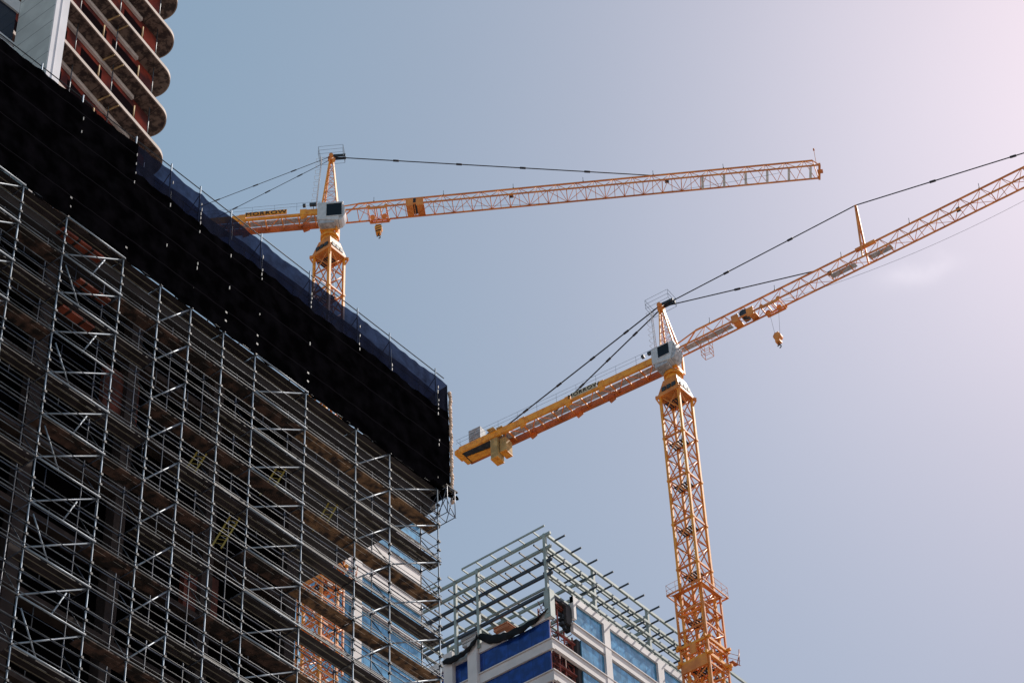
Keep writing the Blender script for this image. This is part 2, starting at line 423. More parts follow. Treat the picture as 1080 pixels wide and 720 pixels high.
# outrigger bracket at the upper corner
b = MB()
for x in (66.05, 66.6):
    for y0, y1, z in ((54.45, 56.05, 71.75), (54.45, 56.05, 70.25)):
        b.tube((x, y0, z), (x, y1, z), .022, 5)
    b.tube((x, 54.45, 70.25), (x, 54.45, 71.8), .022, 5)
    b.tube((x, 54.45, 70.25), (x, 55, 71.8), .02, 5); b.tube((x, 54.5, 71.7), (x, 55, 70.25), .02, 5)
    b.tube((x, 55, 70.25), (x, 56.05, 71.8), .02, 5); b.tube((x, 55, 71.7), (x, 56.05, 70.25), .02, 5)
for y, z in ((54.45, 70.25), (54.45, 71.75), (56.05, 70.25)):
    b.tube((66.0, y, z), (66.65, y, z), .022, 5)
obj('corner_bracket', b, M['galvdark'], sc)
b = MB(); b.box(66.0, 66.85, 54.45, 54.88, 71.86, 71.92)
obj('corner_platform', b, M['steeldeck'], sc)
# guard rails above the deck at the very top, seen through and over the netting
for z in (74.0, 75.3, 76.8, 77.75, 79.32):
    for y in ((YO + .05,) if z > 79 else (YO + .05, YI)):
        b = MB(); b.tube((34, y, z), (66.7, y, z), .026, 5)
        obj('guard_rail', b, M['steel_dark'], sc)
for x in XS[4:]:
    b = MB(); b.tube((x, YO, 78.9), (x + .02, YI + .6, 77.4), .022, 5)
    obj('brace', b, M['galvdark'], sc)

# ---- ladders standing on the lifts
def ladder(x, k, lab):
    z = zk(k); L0 = V((x, YI - .15, z + .12)); L1 = V((x + .75, YI - .35, z + LIFT * .95))
    t = thing('ladder', L0, lab, 'ladder', 'yellow ladders inside the scaffold')
    d = V((.17, -.10, 0))
    for s in (-1, 1):
        b = MB(); b.beam(L0 + d * s, L1 + d * s, .05, .07); obj('rail', b, M['ladder'], t)
    for i in range(1, 8):
        b = MB(); c = L0.lerp(L1, i / 8); b.tube(c - d, c + d, .018, 5); obj('rung', b, M['ladder'], t)
ladder(55.6, 3, 'short yellow ladder high in the scaffold right of centre, under the netting')
ladder(53.0, 5, 'short yellow ladder in the scaffold middle, lower left of the other two')
ladder(58.9, 3, 'short yellow ladder nearest the blue glass building behind the tubes')
ladder(50.9, 4, 'short yellow ladder farthest left in the scaffold')

# ---- netting
nt_t = thing('debris_netting', (50, 54.95, 71.8), 'black debris netting with a bluish see-through upper strip around the scaffold top', 'netting')
def wavy_sheet(x0, x1, z0f, z1f, y, nx, nz, amp, seed):
    r = random.Random(seed); ph = [r.uniform(0, 6.28) for _ in range(6)]
    b = MB(); vs = []
    for i in range(nx + 1):
        x = x0 + (x1 - x0) * i / nx
        for j in range(nz + 1):
            t = j / nz; z = z0f(x) * (1 - t) + z1f(x) * t
            w = amp * (sin(x * 3.1 + ph[0]) * .5 + sin(x * 7.3 + z * 1.2 + ph[1]) * .3 + sin(z * 2.6 + ph[2] + x) * .3)
            vs.append((x, y + w, z))
    fs = [(i * (nz + 1) + j, (i + 1) * (nz + 1) + j, (i + 1) * (nz + 1) + j + 1, i * (nz + 1) + j + 1) for i in range(nx) for j in range(nz)]
    b.add(vs, fs, True); return b
def ztop(x):      # scalloped top hem between the standards
    lo = max([a for a in XS if a <= x] + [34]); hi = min([a for a in XS if a > x] + [66.8])
    t = (x - lo) / max(.01, hi - lo)
    return 78.9 - (.06 + .05 * sin(x * 1.3)) * 4 * t * (1 - t) + .02 * sin(x * 9.1)
def zmid(x): return 77.1 - .05 * sin(x * .9) + .05 * sin(x * 3.7) + .03 * sin(x * 8.3) - .1 * (x - 47) / 20
def zbot(x): return 71.80 + .05 * sin(x * 2.4) + .03 * sin(x * 6.1)
obj('mesh_strip', wavy_sheet(45.9, 66.82, zmid, lambda x: 77.95 + .06 * sin(x * 1.7), 54.97, 160, 4, .02, 5), M['net'], nt_t)
obj('mesh_strip', wavy_sheet(45.9, 66.82, zmid, ztop, 54.93, 230, 8, .035, 1), M['net'], nt_t)
obj('sheeting', wavy_sheet(33, 45.9, zbot, ztop, 54.90, 120, 16, .02, 2), M['sheet'], nt_t)
obj('sheeting', wavy_sheet(45.9, 66.82, zbot, zmid, 54.90, 200, 16, .02, 2), M['sheet'], nt_t)
# return of the netting round the right-hand end
b = MB(); vs = []
for i in range(21):
    y = 54.93 + (65.3 - 54.93) * i / 20
    for j in range(9):
        z = 71.95 + 6.9 * j / 8
        vs.append((66.84 + .04 * sin(y * 2.2 + z), y, z))
b.add(vs, [(i * 9 + j, (i + 1) * 9 + j, (i + 1) * 9 + j + 1, i * 9 + j + 1) for i in range(20) for j in range(8)], True)
obj('return_strip', b, M['black'], nt_t)
b = MB(); prev = None                        # net hem, the sun's peach glow put into its colour
for i in range(41):
    z = 71.6 + 6.9 * i / 40
    p = V((66.99 + .02 * sin(i * .9), 54.92 + .02 * sin(i * 1.3), z))
    if prev is not None: b.tube(prev, p, .085 + .012 * sin(i * 2.1), 8)
    prev = p
obj('selvedge', b, M['net_edge'], nt_t)
b = MB()                                     # bunched sheet at the lower corner
for i in range(14):
    a = i / 13
    b.tube((65.4 + 1.7 * a, 54.8 - .05 * a, 71.95 - .18 * sin(a * 3)), (65.5 + 1.55 * (a + .08), 54.8 - .05 * a, 71.8), .10 + .03 * sin(i * 2.3), 7)
obj('bunched_hem', b, M['black'], nt_t)
for i, x in enumerate(XS[2:]):               # daylight through net gaps, drawn as pale strips beside each standard
    b = MB(); b.tube((x + .05, 54.915, 74.0), (x + .05, 54.915, 78.4), .004, 4)
    for row, (za, zb) in enumerate(((78.3, 76.3), (74.9, 74.1))):
        n = 7 if row == 0 else 3
        for j in range(n):
            if rnd.random() < (.35 if i % 2 else .6) + .3 * row: continue
            z = za + (zb - za) * j / n
            xx = x + .05 + rnd.uniform(-.03, .03)
            b.box(xx - .014, xx + .014, 54.862, 54.912, z - rnd.uniform(.10, .22), z)
    obj('gap_daylight', b, M['gaplight'], nt_t)

# ================================================================ clad tower top-left
ct = thing('clad_tower', (38, 63, 0), 'white and grey clad tower corner with a dark blue window above the netting', 'building')
b = MB(); b.box(42.67, 43.02, 58.0, 60.64, 60, 110); obj('pillar', b, M['clad'], ct)
b = MB(); b.box(42.70, 43.46, 57.94, 58.02, 60, 110); b.box(43.025, 43.46, 58.021, 60.6, 60, 110); b.box(43.02, 43.06, 57.915, 57.938, 60, 110); obj('pillar_face', b, M['cladw'], ct)
b = MB(); b.box(30, 42.6, 60.75, 66, 60, 110); obj('wall', b, M['darkglass'], ct)
for z0, z1, d in ((87.12, 87.32, .08), (86.55, 86.95, .10), (89.5, 90.3, .06), (90.6, 90.85, .08), (91.1, 91.5, .1), (83.0, 83.5, .1), (83.9, 84.1, .08)):
    b = MB(); b.box(30, 42.66, 60.7 - d, 60.74, z0, z1); obj('spandrel', b, M['frame'], ct)

# ================================================================ curved-balcony tower
bt = thing('balcony_tower', (50, 70, 0), 'red walled tower with stacked round-ended concrete balconies at top left', 'building')
A12 = radians(11.6)
ex, ey = V((cos(A12), sin(A12), 0)), V((-sin(A12), cos(A12), 0))
P0 = V((56.35, 65.82, 0))
def outline(off=0.0, back=26.0, wid=9.0, r=1.42):
    """straight front edge, round right-hand end, straight back"""
    r_ = r - off
    pts = [P0 - ex * back + ey * off]
    for i in range(15):
        a = -pi / 2 + (pi * .5) * i / 14
        pts.append(P0 + ey * r + ex * (cos(a) * r_) + ey * (sin(a) * r_))
    for i in range(1, 12):
        a = (pi * .5) * i / 11
        pts.append(P0 + ey * (r + .0) + ex * (cos(a) * r_) + ey * (sin(a) * r_ * 1.0))
    pts.append(P0 + ey * (2 * r + 3) - ex * 6 - ey * off)
    pts.append(P0 + ey * (2 * r + 3) - ex * back - ey * off)
    return [(p.x, p.y) for p in pts]
SLABZ = [88.5, 91.75, 95.0, 98.22, 101.45, 104.75, 108.1]
for i, z in enumerate(SLABZ):
    b = MB(); b.prism(outline(0.05), z, z + .22)
    s = obj('balcony_slab', b, M['conc'], bt)
    b = MB()
    o1, o2 = outline(-.02), outline(.06)
    n = len(o1) - 2
    for j in range(n - 1):
        (ax, ay), (bx_, by) = o1[j], o1[j + 1]; (cx, cy), (dx, dy) = o2[j], o2[j + 1]
        b.hexa([(ax, ay, z + .01), (bx_, by, z + .01), (dx, dy, z + .01), (cx, cy, z + .01), (ax, ay, z + .24), (bx_, by, z + .24), (dx, dy, z + .24), (cx, cy, z + .24)])
    obj('slab_edge', b, M['edge'], s)
    # wall of the storey standing on this slab
    if i < len(SLABZ) - 1:
        b = MB(); b.prism(outline(.95, 26, r=1.42), z + .22, SLABZ[i + 1]); obj('wall', b, M['redwall'], bt)
        zt = SLABZ[i + 1]
        c0 = P0 + ey * .84
        b = MB(); b.beam(c0 - ex * 9.8 + V((0, 0, zt - .14)), c0 - ex * 1.5 + V((0, 0, zt - .14)), .16, .26); obj('edge_beam', b, M['beamw'], bt)
        for dx in (-2.2, -5.4, -8.4):
            q = P0 + ex * dx + ey * .1
            b = MB(); b.tube((q.x, q.y, z + .2), (q.x, q.y, z + 1.35), .045, 5); obj('guard_post', b, M['timber'], bt)
        for dx in (-.4, -3.8, -7.0):
            q = P0 + ex * dx + ey * .5
            b = MB(); b.tube((q.x, q.y, z + .2), (q.x, q.y, SLABZ[i + 1]), .035, 5); obj('shoring_prop', b, M['galv2'], bt)
        # dark openings
        for dx in (-1.9, -5.0, -8.1, -11):
            q = P0 + ex * dx + ey * .96
            b = MB(); b.beam(q - ex * (1.0 + .35 * ((i * 7 + int(dx)) % 3)) + V((0, 0, z + 1.6)), q + ex * .85 + V((0, 0, z + 1.6)), .06, 2.1)
            obj('window_opening', b, M['opening'], bt)
        # shoring timbers under the slab
        for dx in (-3.6, -4.4):
            q = P0 + ex * dx
            b = MB(); b.beam((q.x, q.y, zt - .05) , tuple(q + ey * 1.0 + V((0, 0, zt - .05))), .06, .08); obj('soffit_batten', b, M['timber'], bt)

# ================================================================ tower cranes
def text_mesh(s, size, m, name, parent, origin, xdir, updir, thick=.02):
    cu = bpy.data.curves.new('lettering', 'FONT'); cu.body = s; cu.size = size; cu.extrude = thick; cu.offset = 0.0
    cu.align_x = 'CENTER'; cu.align_y = 'CENTER'; cu.space_character = 1.12
    to = bpy.data.objects.new('tmp', cu); COL.objects.link(to)
    dg = bpy.context.evaluated_depsgraph_get(); dg.update()
    me = bpy.data.meshes.new_from_object(to.evaluated_get(dg))
    bpy.data.objects.remove(to); 
    o = bpy.data.objects.new(name, me); COL.objects.link(o)
    me.materials.clear(); me.materials.append(m)
    zdir = xdir.cross(updir)
    mt = Matrix((xdir, updir, zdir)).transposed().to_4x4()
    o.parent = parent
    pw = V((0, 0, 0)); q = parent
    while q is not None: pw += q.location; q = q.parent
    mt.translation = V(origin) - pw
    for v in me.vertices: v.co.x *= 1.18
    o.matrix_local = mt
    return o

def crane(S, az, tilt, cfg, label):
    t = thing('tower_crane', (S.x, S.y, 0), label, 'crane', 'tower cranes')
    aj = V((cos(radians(az)), sin(radians(az)), 0))
    sn = V((-aj.y, aj.x, 0))
    toC = V((-S.x, -S.y, 0)).normalized()
    if sn.dot(toC) < 0: sn = -sn
    up = V((0, 0, 1)); tl = math.tan(radians(tilt))
    def J(d, s, u): return S + aj * d + sn * s + up * (u + d * tl)       # jib frame (inclined)
    def K(d, s, u): return S - aj * d + sn * s + up * u                   # counter-jib frame
    # ---- mast
    ztop = S.z - 4.3; w = 1.05; step = 2.55
    for sx in (-1, 1):
        for sy in (-1, 1):
            b = MB(); b.beam((S.x + sx * w, S.y + sy * w, 0.02), (S.x + sx * w, S.y + sy * w, ztop), .23, .23)
            z = ztop
            while z > ztop - 70:
                b.box(S.x + sx * w - .16, S.x + sx * w + .16, S.y + sy * w - .16, S.y + sy * w + .16, z - .22, z); z -= step * 2
            obj('mast_leg', b, M['yellow'], t)
    b = MB(); lad = MB(); plat = MB(); z = ztop; n = 0
    while z > 4:
        zl = z - step
        cs = [V((S.x - w, S.y - w, 0)), V((S.x + w, S.y - w, 0)), V((S.x + w, S.y + w, 0)), V((S.x - w, S.y + w, 0))]
        for i in range(4):
            p, q = cs[i], cs[(i + 1) % 4]
            if n % 2 == 0: b.beam(p + up * (z - .1), q + up * (z - .1), .15, .18)
            m_ = (p + q) / 2
            if n % 2 == 0:
                b.tube(p + up * z, q + up * zl, .062, 5); b.tube(q + up * z, p + up * zl, .062, 5)
            else:
                b.tube(p + up * z, q + up * zl, .062, 5); b.tube(q + up * z, p + up * zl, .062, 5)
            b.tube(p + up * zl, q + up * zl, .05, 5)
        if n % 2 == 0:
            plat = MB()
            for yy in range(6):
                plat.box(S.x - .85, S.x + .15, S.y - .8 + yy * .28, S.y - .62 + yy * .28, z - .9, z - .86)
            plat.tube((S.x - .8, S.y - .8, z - .9), (S.x + .8, S.y + .8, z - .9), .04, 5)
            for xx in (-.8, .1): plat.box(S.x + xx, S.x + xx + .05, S.y - .85, S.y + .85, z - .95, z - .901)
            if z > S.z - 50: obj('rest_platform', plat, M['steel_dark'], t)
        z = zl; n += 1
        if z < S.z - 75: break
    obj('mast_bracing', b, M['orange'], t)
    for s in (-.2, .2): lad.tube((S.x + .55, S.y + s, max(2, S.z - 75)), (S.x + .55, S.y + s, ztop), .025, 5)
    z = ztop
    while z > S.z - 75: lad.tube((S.x + .55, S.y - .2, z), (S.x + .55, S.y + .2, z), .018, 4); z -= .32
    obj('ladder', lad, M['steel_dark'], t)
    # ---- slewing section: flared collar under the ring
    b = MB()
    r0, r1 = .78, 1.22; za, zb = S.z - 2.25, S.z - 4.15
    def ring(r, z): return [(S.x - r, S.y - r, z), (S.x + r, S.y - r, z), (S.x + r, S.y + r, z), (S.x - r, S.y + r, z)]
    b.hexa(ring(r1, zb) + ring(r0, za)); b.hexa(ring(r1 + .05, zb - .3) + ring(r1 + .05, zb - .004))
    for sx, sy in ((-1, -1), (1, -1), (1, 1), (-1, 1)):
        b.beam((S.x + sx * (r1 - .1), S.y + sy * (r1 - .1), zb - .2), (S.x + sx * (r1 + .16), S.y + sy * (r1 + .16), zb - .3), .26, .3)
        b.beam((S.x + sx * w, S.y + sy * w, zb - 1.3), (S.x + sx * (r1 + .15), S.y + sy * (r1 + .15), zb - .36), .14, .14)
    obj('slewing_platform', b, M['orange'], t, .03)
    b = MB()
    for (cx, cy, nx_, ny) in ((S.x - r1 + .12, S.y, 1, 0), (S.x, S.y - r1 + .12, 0, 1)):
        for k_ in (-.62, -.05, .52):
            if nx_: b.box(S.x - 1.22, S.x - 1.08, S.y + k_ - .22, S.y + k_ + .22, zb + .25, zb + .75)
            else: b.box(S.x + k_ - .22, S.x + k_ + .22, S.y - 1.22, S.y - 1.08, zb + .25, zb + .75)
    obj('collar_hole_shade', b, M['steel_dark'], t)  # collar holes, their dark insides painted as boxes
    b = MB(); b.tube(S + up * (-2.25), S + up * (-1.75), .82, 20); b.tube(S + up * (-1.75), S + up * (-1.35), .95, 20)
    obj('slewing_ring', b, M['yellow'], t)
    b = MB(); 
    for d_ in (-.75, .75):
        for s_ in (-.75, .75): b.beam(J(d_, s_, -1.2), J(d_, s_, cfg['hb'] + .1), .22, .22)
    for u_ in (-1.1, cfg['hb']):
        for a_, c_ in (((-.75, -.75), (.75, -.75)), ((.75, -.75), (.75, .75)), ((.75, .75), (-.75, .75)), ((-.75, .75), (-.75, -.75))):
            b.beam(J(*a_, u_), J(*c_, u_), .2, .24)
    obj('slewing_frame', b, M['yellow'], t)
    # ---- tower head
    hb, ha, ht = cfg['hb'], cfg['ha'], cfg['ht']
    b = MB(); hc = MB()
    base = [(-.8, -.65), (.8, -.65), (.8, .65), (-.8, .65)]
    topc = [(ht - .12, -.12), (ht + .12, -.12), (ht + .12, .12), (ht - .12, .12)]
    for (bd, bs), (td, ts) in zip(base, topc):
        b.beam(J(bd, bs, hb), J(td, ts, ha), .13, .13)
    obj('head_legs', b, M['yellow'], t)
    nn = 7
    for k_ in range(nn):
        f0, f1 = k_ / nn, (k_ + 1) / nn
        for i in range(4):
            j = (i + 1) % 4
            def C_(i_, f): return J(base[i_][0] * (1 - f) + topc[i_][0] * f, base[i_][1] * (1 - f) + topc[i_][1] * f, hb + (ha - hb) * f)
            hc.tube(C_(i, f0), C_(j, f1) if k_ % 2 else C_(j, f0), .028, 4)
            hc.tube(C_(i, f1), C_(j, f1), .028, 4)
            hc.tube(C_(j, f0), C_(i, f1), .028, 4)
    obj('head_bracing', hc, M['orange'], t)
    b = MB(); b.box(*sum([[c - .28, c + .28] for c in J(ht, 0, 0)[:2]], []), S.z + ha - .55, S.z + ha + .15)
    b.tube(J(ht, -.5, ha), J(ht, .5, ha), .22, 10)
    obj('head_sheave', b, M['orange'], t)
    b = MB(); b.beam(J(ht, -.22, ha + .05), J(ht + 1.5, -.22, ha - .02), .10, .32); b.beam(J(ht, .22, ha + .05), J(ht + 1.5, .22, ha - .02), .10, .32)
    obj('head_link_plates', b, M['steel_dark'], t)
    b = MB(); pa = [(-1.3, -.8), (1.3, -.8), (1.3, .8), (-1.3, .8)]
    for u_ in (ha - .1, ha + .45, ha + 1.0):
        for i in range(4):
            b.tube(J(ht + pa[i][0], pa[i][1], u_), J(ht + pa[(i + 1) % 4][0], pa[(i + 1) % 4][1], u_), .022, 4)
    for i in range(4):
        b.tube(J(ht + pa[i][0], pa[i][1], ha - .1), J(ht + pa[i][0], pa[i][1], ha + 1.0), .022, 4)
    obj('head_platform', b, M['galv'], t)
    b = MB()                                       # caged ladder behind the head
    la, lb = J(-1.45, .25, hb + .5), J(-1.0 + ht, .25, ha - .2)
    for s_ in (-.2, .2): b.tube(la + sn * s_, lb + sn * s_, .03, 4)
    for i in range(26):
        c = la.lerp(lb, i / 25); b.tube(c - sn * .2, c + sn * .2, .02, 4)
        if i % 3 == 0:
            pts = [c - sn * .3, c - sn * .25 - aj * .5, c + sn * .25 - aj * .5, c + sn * .3]
            b.chain(pts, .018, 4)
    obj('head_ladder', b, M['cabwhite'], t)
    # ---- cab
    c0, c1, cs0, cs1, cu0, cu1 = cfg['cab']
    p = [J(c0, cs0, cu0 + .35), J(c1 - .5, cs0, cu0), J(c1 - .5, cs1, cu0), J(c0, cs1, cu0 + .35), J(c0, cs0, cu1), J(c1, cs0, cu1 - .1), J(c1, cs1, cu1 - .1), J(c0, cs1, cu1)]
    b = MB(); b.hexa(p); cab = obj('cab', b, M['cabwhite'], t, .06)
    b = MB(); wx0, wx1, wu0, wu1 = cfg['win']
    b.hexa([J(wx0, cs1 + .001, wu0), J(wx1, cs1 + .001, wu0), J(wx1, cs1 + .04, wu0), J(wx0, cs1 + .04, wu0), J(wx0, cs1 + .001, wu1), J(wx1, cs1 + .001, wu1), J(wx1, cs1 + .04, wu1), J(wx0, cs1 + .04, wu1)])
    obj('window', b, M['cabglass'], cab)
    b = MB()
    for u_, h_ in ((wu0 - .06, .06), (wu1 + .06, .06)): b.beam(J(wx0 - .08, cs1 + .03, u_), J(wx1 + .08, cs1 + .03, u_), .06, h_)
    obj("window_frame", b, M["cabwhite"], cab)
    b = MB()                                       # grey floor frame under the cab
    b.hexa([J(c0 + .25, cs0 + .1, cu0 - .22), J(c1 - .9, cs0 + .1, cu0 - .22), J(c1 - .9, cs1 - .1, cu0 - .22), J(c0 + .25, cs1 - .1, cu0 - .22),
            J(c0 + .25, cs0 + .1, cu0 + .3), J(c1 - .9, cs0 + .1, cu0 + .3), J(c1 - .9, cs1 - .1, cu0 + .3), J(c0 + .25, cs1 - .1, cu0 + .3)])
    obj('cab_floor_frame', b, M['grate'], cab)
    b = MB()                                       # curved front glazing of the cab, its reflection put into a pale colour
    nseg = 7; prof = []
    for i in range(nseg + 1):
        a = -pi / 2 + pi * i / nseg
        prof.append((c1 - .45 + .62 * cos(a), (cu0 + cu1) / 2 + (cu1 - cu0) / 2 * .98 * sin(a)))
    vs_ = [J(d_, cs0 + .12, u_) for d_, u_ in prof] + [J(d_, cs1 - .12, u_) for d_, u_ in prof]
    m_ = nseg + 1
    b.add(vs_, [(i, i + 1, m_ + i + 1, m_ + i) for i in range(nseg)] + [tuple(range(m_)), tuple(range(m_, 2 * m_))[::-1]], False)
    obj('front_glazing', b, M[cfg.get('front', 'cabwhite')], cab)
    # ---- jib : triangular lattice
    w2, uc, ut = cfg['jw'], cfg['juc'], cfg['jut']; Lj = cfg['jl']
    d0, dt0 = .8, cfg.get('dt0', 2.9)
    segs = [(s_, uc) for s_ in (-w2, w2)]
    for s_, u_ in segs:
        b = MB(); b.beam(J(d0, s_, u_), J(Lj, s_, u_), .13, .13); obj('jib_chord', b, M['orange'], t)
    b = MB(); b.beam(J(dt0, 0, ut), J(Lj - .6, 0, ut), .14, .14)
    b.beam(J(d0, -w2, uc + .5), J(dt0, 0, ut), .1, .1); b.beam(J(d0, w2, uc + .5), J(dt0, 0, ut), .1, .1)
    for s_ in (-w2, w2): b.beam(J(Lj - .6, 0, ut), J(Lj - .2, s_, uc + .1), .09, .09)
    obj('jib_chord', b, M['orange'], t)
    b = MB(); pitch = cfg['pitch']; nseg = int((Lj - dt0) / pitch)
    for i in range(nseg):
        da, db = dt0 + i * pitch, dt0 + (i + 1) * pitch; dm = (da + db) / 2
        r_ = .034
        for s_ in (-w2, w2):
            b.tube(J(da, s_, uc), J(dm, 0, ut), r_, 4); b.tube(J(dm, 0, ut), J(db, s_, uc), r_, 4)
        if da < cfg.get('late', 1e9):
            b.tube(J(da, -w2, uc), J(da, w2, uc), .042, 4)
            if i % 2: b.tube(J(da, -w2, uc), J(db, w2, uc), r_, 4)
            else: b.tube(J(da, w2, uc), J(db, -w2, uc), r_, 4)
            b.tube(J(dm, -w2, uc), J(dm, w2, uc), .03, 4)
        else:
            b.tube(J(da, w2, uc), J(dm, -w2, uc), r_ * .8, 4)
    obj('jib_lacing', b, M['orange'], t)
    b = MB(); b.tube(J(dt0 - 1.2, -w2, uc), J(dt0 - 1.2, w2, uc), .05, 4); obj('jib_cross_beam', b, M['orange'], t)
    if 'late' in cfg:
        d_ = cfg['late']
        while d_ < Lj - .3:
            b = MB(); b.beam(J(d_, -w2, uc + .02), J(d_, w2, uc + .02), .24, .12); obj('jib_cross_beam', b, M['white'], t); d_ += 2.2
    # tip: sheave and small mast light
    b = MB(); b.beam(J(Lj - .1, -w2 - .1, uc), J(Lj - .1, w2 + .1, uc), .2, .35); b.beam(J(Lj - .3, 0, uc), J(Lj + .25, 0, uc), .2, .4)
    b.tube(J(Lj - .4, w2, uc), J(Lj - .4, w2, uc + 2.3), .025, 4); b.tube(J(Lj - .4, w2, uc + 2.2), J(Lj - .4, w2, uc + 2.45), .09, 6)
    obj('jib_tip', b, M['orange'], t)
    for d_ in cfg['lamps']:
        b = MB(); b.beam(J(d_ - .2, w2 * .4, uc + .35), J(d_ + .2, w2 * .4, uc + .35), .22, .42); obj('floodlight', b, M['steel_dark'], t)
    d_ = 4.5
    while d_ < Lj - 4:
        b = MB(); b.tube(J(d_, 0, ut), J(d_, 0, ut + .75), .03, 4); b.beam(J(d_ - .06, 0, ut + .1), J(d_ + .06, 0, ut + .1), .12, .2); obj('rope_post', b, M['steel_dark'], t); d_ += 7.2
    for da, db in cfg['walk']:
        b = MB(); b.hexa([J(da, -w2 * .55, uc + .12), J(db, -w2 * .55, uc + .12), J(db, w2 * .45, uc + .12), J(da, w2 * .45, uc + .12), J(da, -w2 * .55, uc + .16), J(db, -w2 * .55, uc + .16), J(db, w2 * .45, uc + .16), J(da, w2 * .45, uc + .16)])
        obj('jib_walkway', b, M['grate'], t)
    # winch
    wa, wb = cfg['winch']
    b = MB(); b.beam(J(wa, w2 + .05, uc + .12), J(wa + .75, w2 + .05, uc + .12), .10, .95); b.beam(J(wb - .75, w2 + .05, uc + .12), J(wb, w2 + .05, uc + .12), .10, .95)
    b.beam(J(wa, 0, uc + .1), J(wa + .7, 0, uc + .1), 2 * w2, .10); b.beam(J(wb - .7, 0, uc + .1), J(wb, 0, uc + .1), 2 * w2, .10)
    wi = obj('winch', b, M['orange'], t)
    b = MB(); b.tube(J((wa + wb) / 2, -w2 * .8, uc + .55), J((wa + wb) / 2, w2 * .8, uc + .55), .42, 12); obj('drum', b, M['steel_dark'], wi)
    # trolley + hook
    td = cfg['trolley']; hd = cfg['hookd']
    b = MB()
    for s_ in (-w2 - .12, w2 + .12):
        b.beam(J(td - 1.0, s_, uc - .22), J(td + 1.0, s_, uc - .22), .12, .22)
        for q in (-.9, .9):
            b.tube(J(td + q, s_ - .08, uc - .03), J(td + q, s_ + .08, uc - .03), .2, 8)
    for q in (-.95, -.3, .3, .95): b.beam(J(td + q, -w2 - .12, uc - .26), J(td + q, w2 + .12, uc - .26), .10, .16)
    for q in (-.6, .6): b.tube(J(td + q, -.12, uc - .5), J(td + q, .12, uc - .5), .26, 10)
    obj('trolley', b, M['orange'], t)
    hz = S.z + hd
    hp = J(td, 0, 0); hp = V((hp.x, hp.y, hz))
    b = MB()
    for q in (-.5, .5):
        b.tube(J(td + q, 0, uc - .5), hp + aj * (q * .5) + up * .7, .014, 4)
    obj('hoist_rope', b, M['rope'], t)
    b = MB(); bs = cfg.get('hs', 1.0)
    b.beam(hp + up * (.75 * bs), hp - up * (.45 * bs), .5 * bs, .55 * bs, up=sn); b.tube(hp + up * .3 * bs - sn * .3, hp + up * .3 * bs + sn * .3, .4 * bs, 12)
    hk = obj('hook_block', b, M['yellow' if cfg.get('stripe') else 'orange'], t)
    b = MB()
    for q in (-.30, .05, .40):
        b.hexa([hp + aj * a_ * bs + sn * c_ * bs + up * (q + (.14 if a_ > 0 else -.06) + d__) * bs for d__ in (0, .13) for a_, c_ in ((-.29, -.32), (.29, -.32), (.29, .32), (-.29, .32))])
    if cfg.get('stripe'): obj('hazard_stripes', b, M['ink'], hk)
    b = MB(); pts = []
    for i in range(10):
        a = -pi / 2 + i * (pi * 1.35) / 9
        pts.append(hp - up * (.95 * bs) + aj * (.2 * bs * cos(a)) + up * (.2 * bs * sin(a)))
    b.tube(hp - up * .4 * bs, hp - up * .78 * bs, .06, 6); b.chain(pts, .055, 6)
    obj('hook', b, M['steel_dark'], hk)
    if cfg.get('basket'):
        bd = cfg['basket']; b = MB(); c_ = J(bd, .2, uc - 2.3)
        q = [(-.45, -.4), (.45, -.4), (.45, .4), (-.45, .4)]
        for u_ in (0, .55, 1.1):
            for i in range(4): b.tube(c_ + aj * q[i][0] + sn * q[i][1] + up * u_, c_ + aj * q[(i + 1) % 4][0] + sn * q[(i + 1) % 4][1] + up * u_, .03, 4)
        for i in range(4): b.tube(c_ + aj * q[i][0] + sn * q[i][1], c_ + aj * q[i][0] + sn * q[i][1] + up * 2.2, .028, 4)
        obj('service_basket', b, M['orange'], t)
    # sagging trolley rope under the jib
    b = MB(); pts = []
    ra, rb = cfg['rope']
    for i in range(25):
        f_ = i / 24; d_ = ra + (rb - ra) * f_
        pts.append(J(d_, w2 * .5, uc - .15 - 4 * cfg['sag'] * f_ * (1 - f_)))
    b.chain(pts, .018, 4); obj('trolley_rope', b, M['rope'], t)
    # jib pendants
    for pts in cfg['pend']:
        b = MB(); P = [J(*p_) for p_ in pts]
        b.chain(P, .058, 6)
        for a_, c_ in zip(P, P[1:]):
            L_ = (c_ - a_).length; n_ = max(2, int(L_ / 6.5))
            for i in range(1, n_):
                m_ = a_.lerp(c_, i / n_); d_ = (c_ - a_).normalized()
                b.tube(m_ - d_ * .3, m_ + d_ * .3, .12, 6)
        obj('pendant_line', b, M['rope'], t)
    if cfg.get('strut'):
        sd_, su_ = cfg['strut']
        b = MB()
        for s_ in (-w2, w2): b.beam(J(sd_, s_, uc), J(sd_, 0, su_), .15, .15)
        for f_ in (.3, .5, .7, .85): b.tube(J(sd_, -w2 * (1 - f_), uc + (su_ - uc) * f_), J(sd_, w2 * (1 - f_), uc + (su_ - uc) * f_), .05, 4)
        b.beam(J(sd_ + .2, 0, ut), J(sd_ + .1, 0, su_), .12, .12)
        obj('jib_strut', b, M['orange'], t)
        b = MB(); b.beam(J(sd_ - .8, 0, ut), J(sd_ + 1.3, 0, ut), .3, .3); obj('strut_foot', b, M['orange'], t)
    # ---- counter jib
    Lc, cw, cu = cfg['cl'], cfg['cw'], cfg['cuc']
    gh = .72; gi = 0
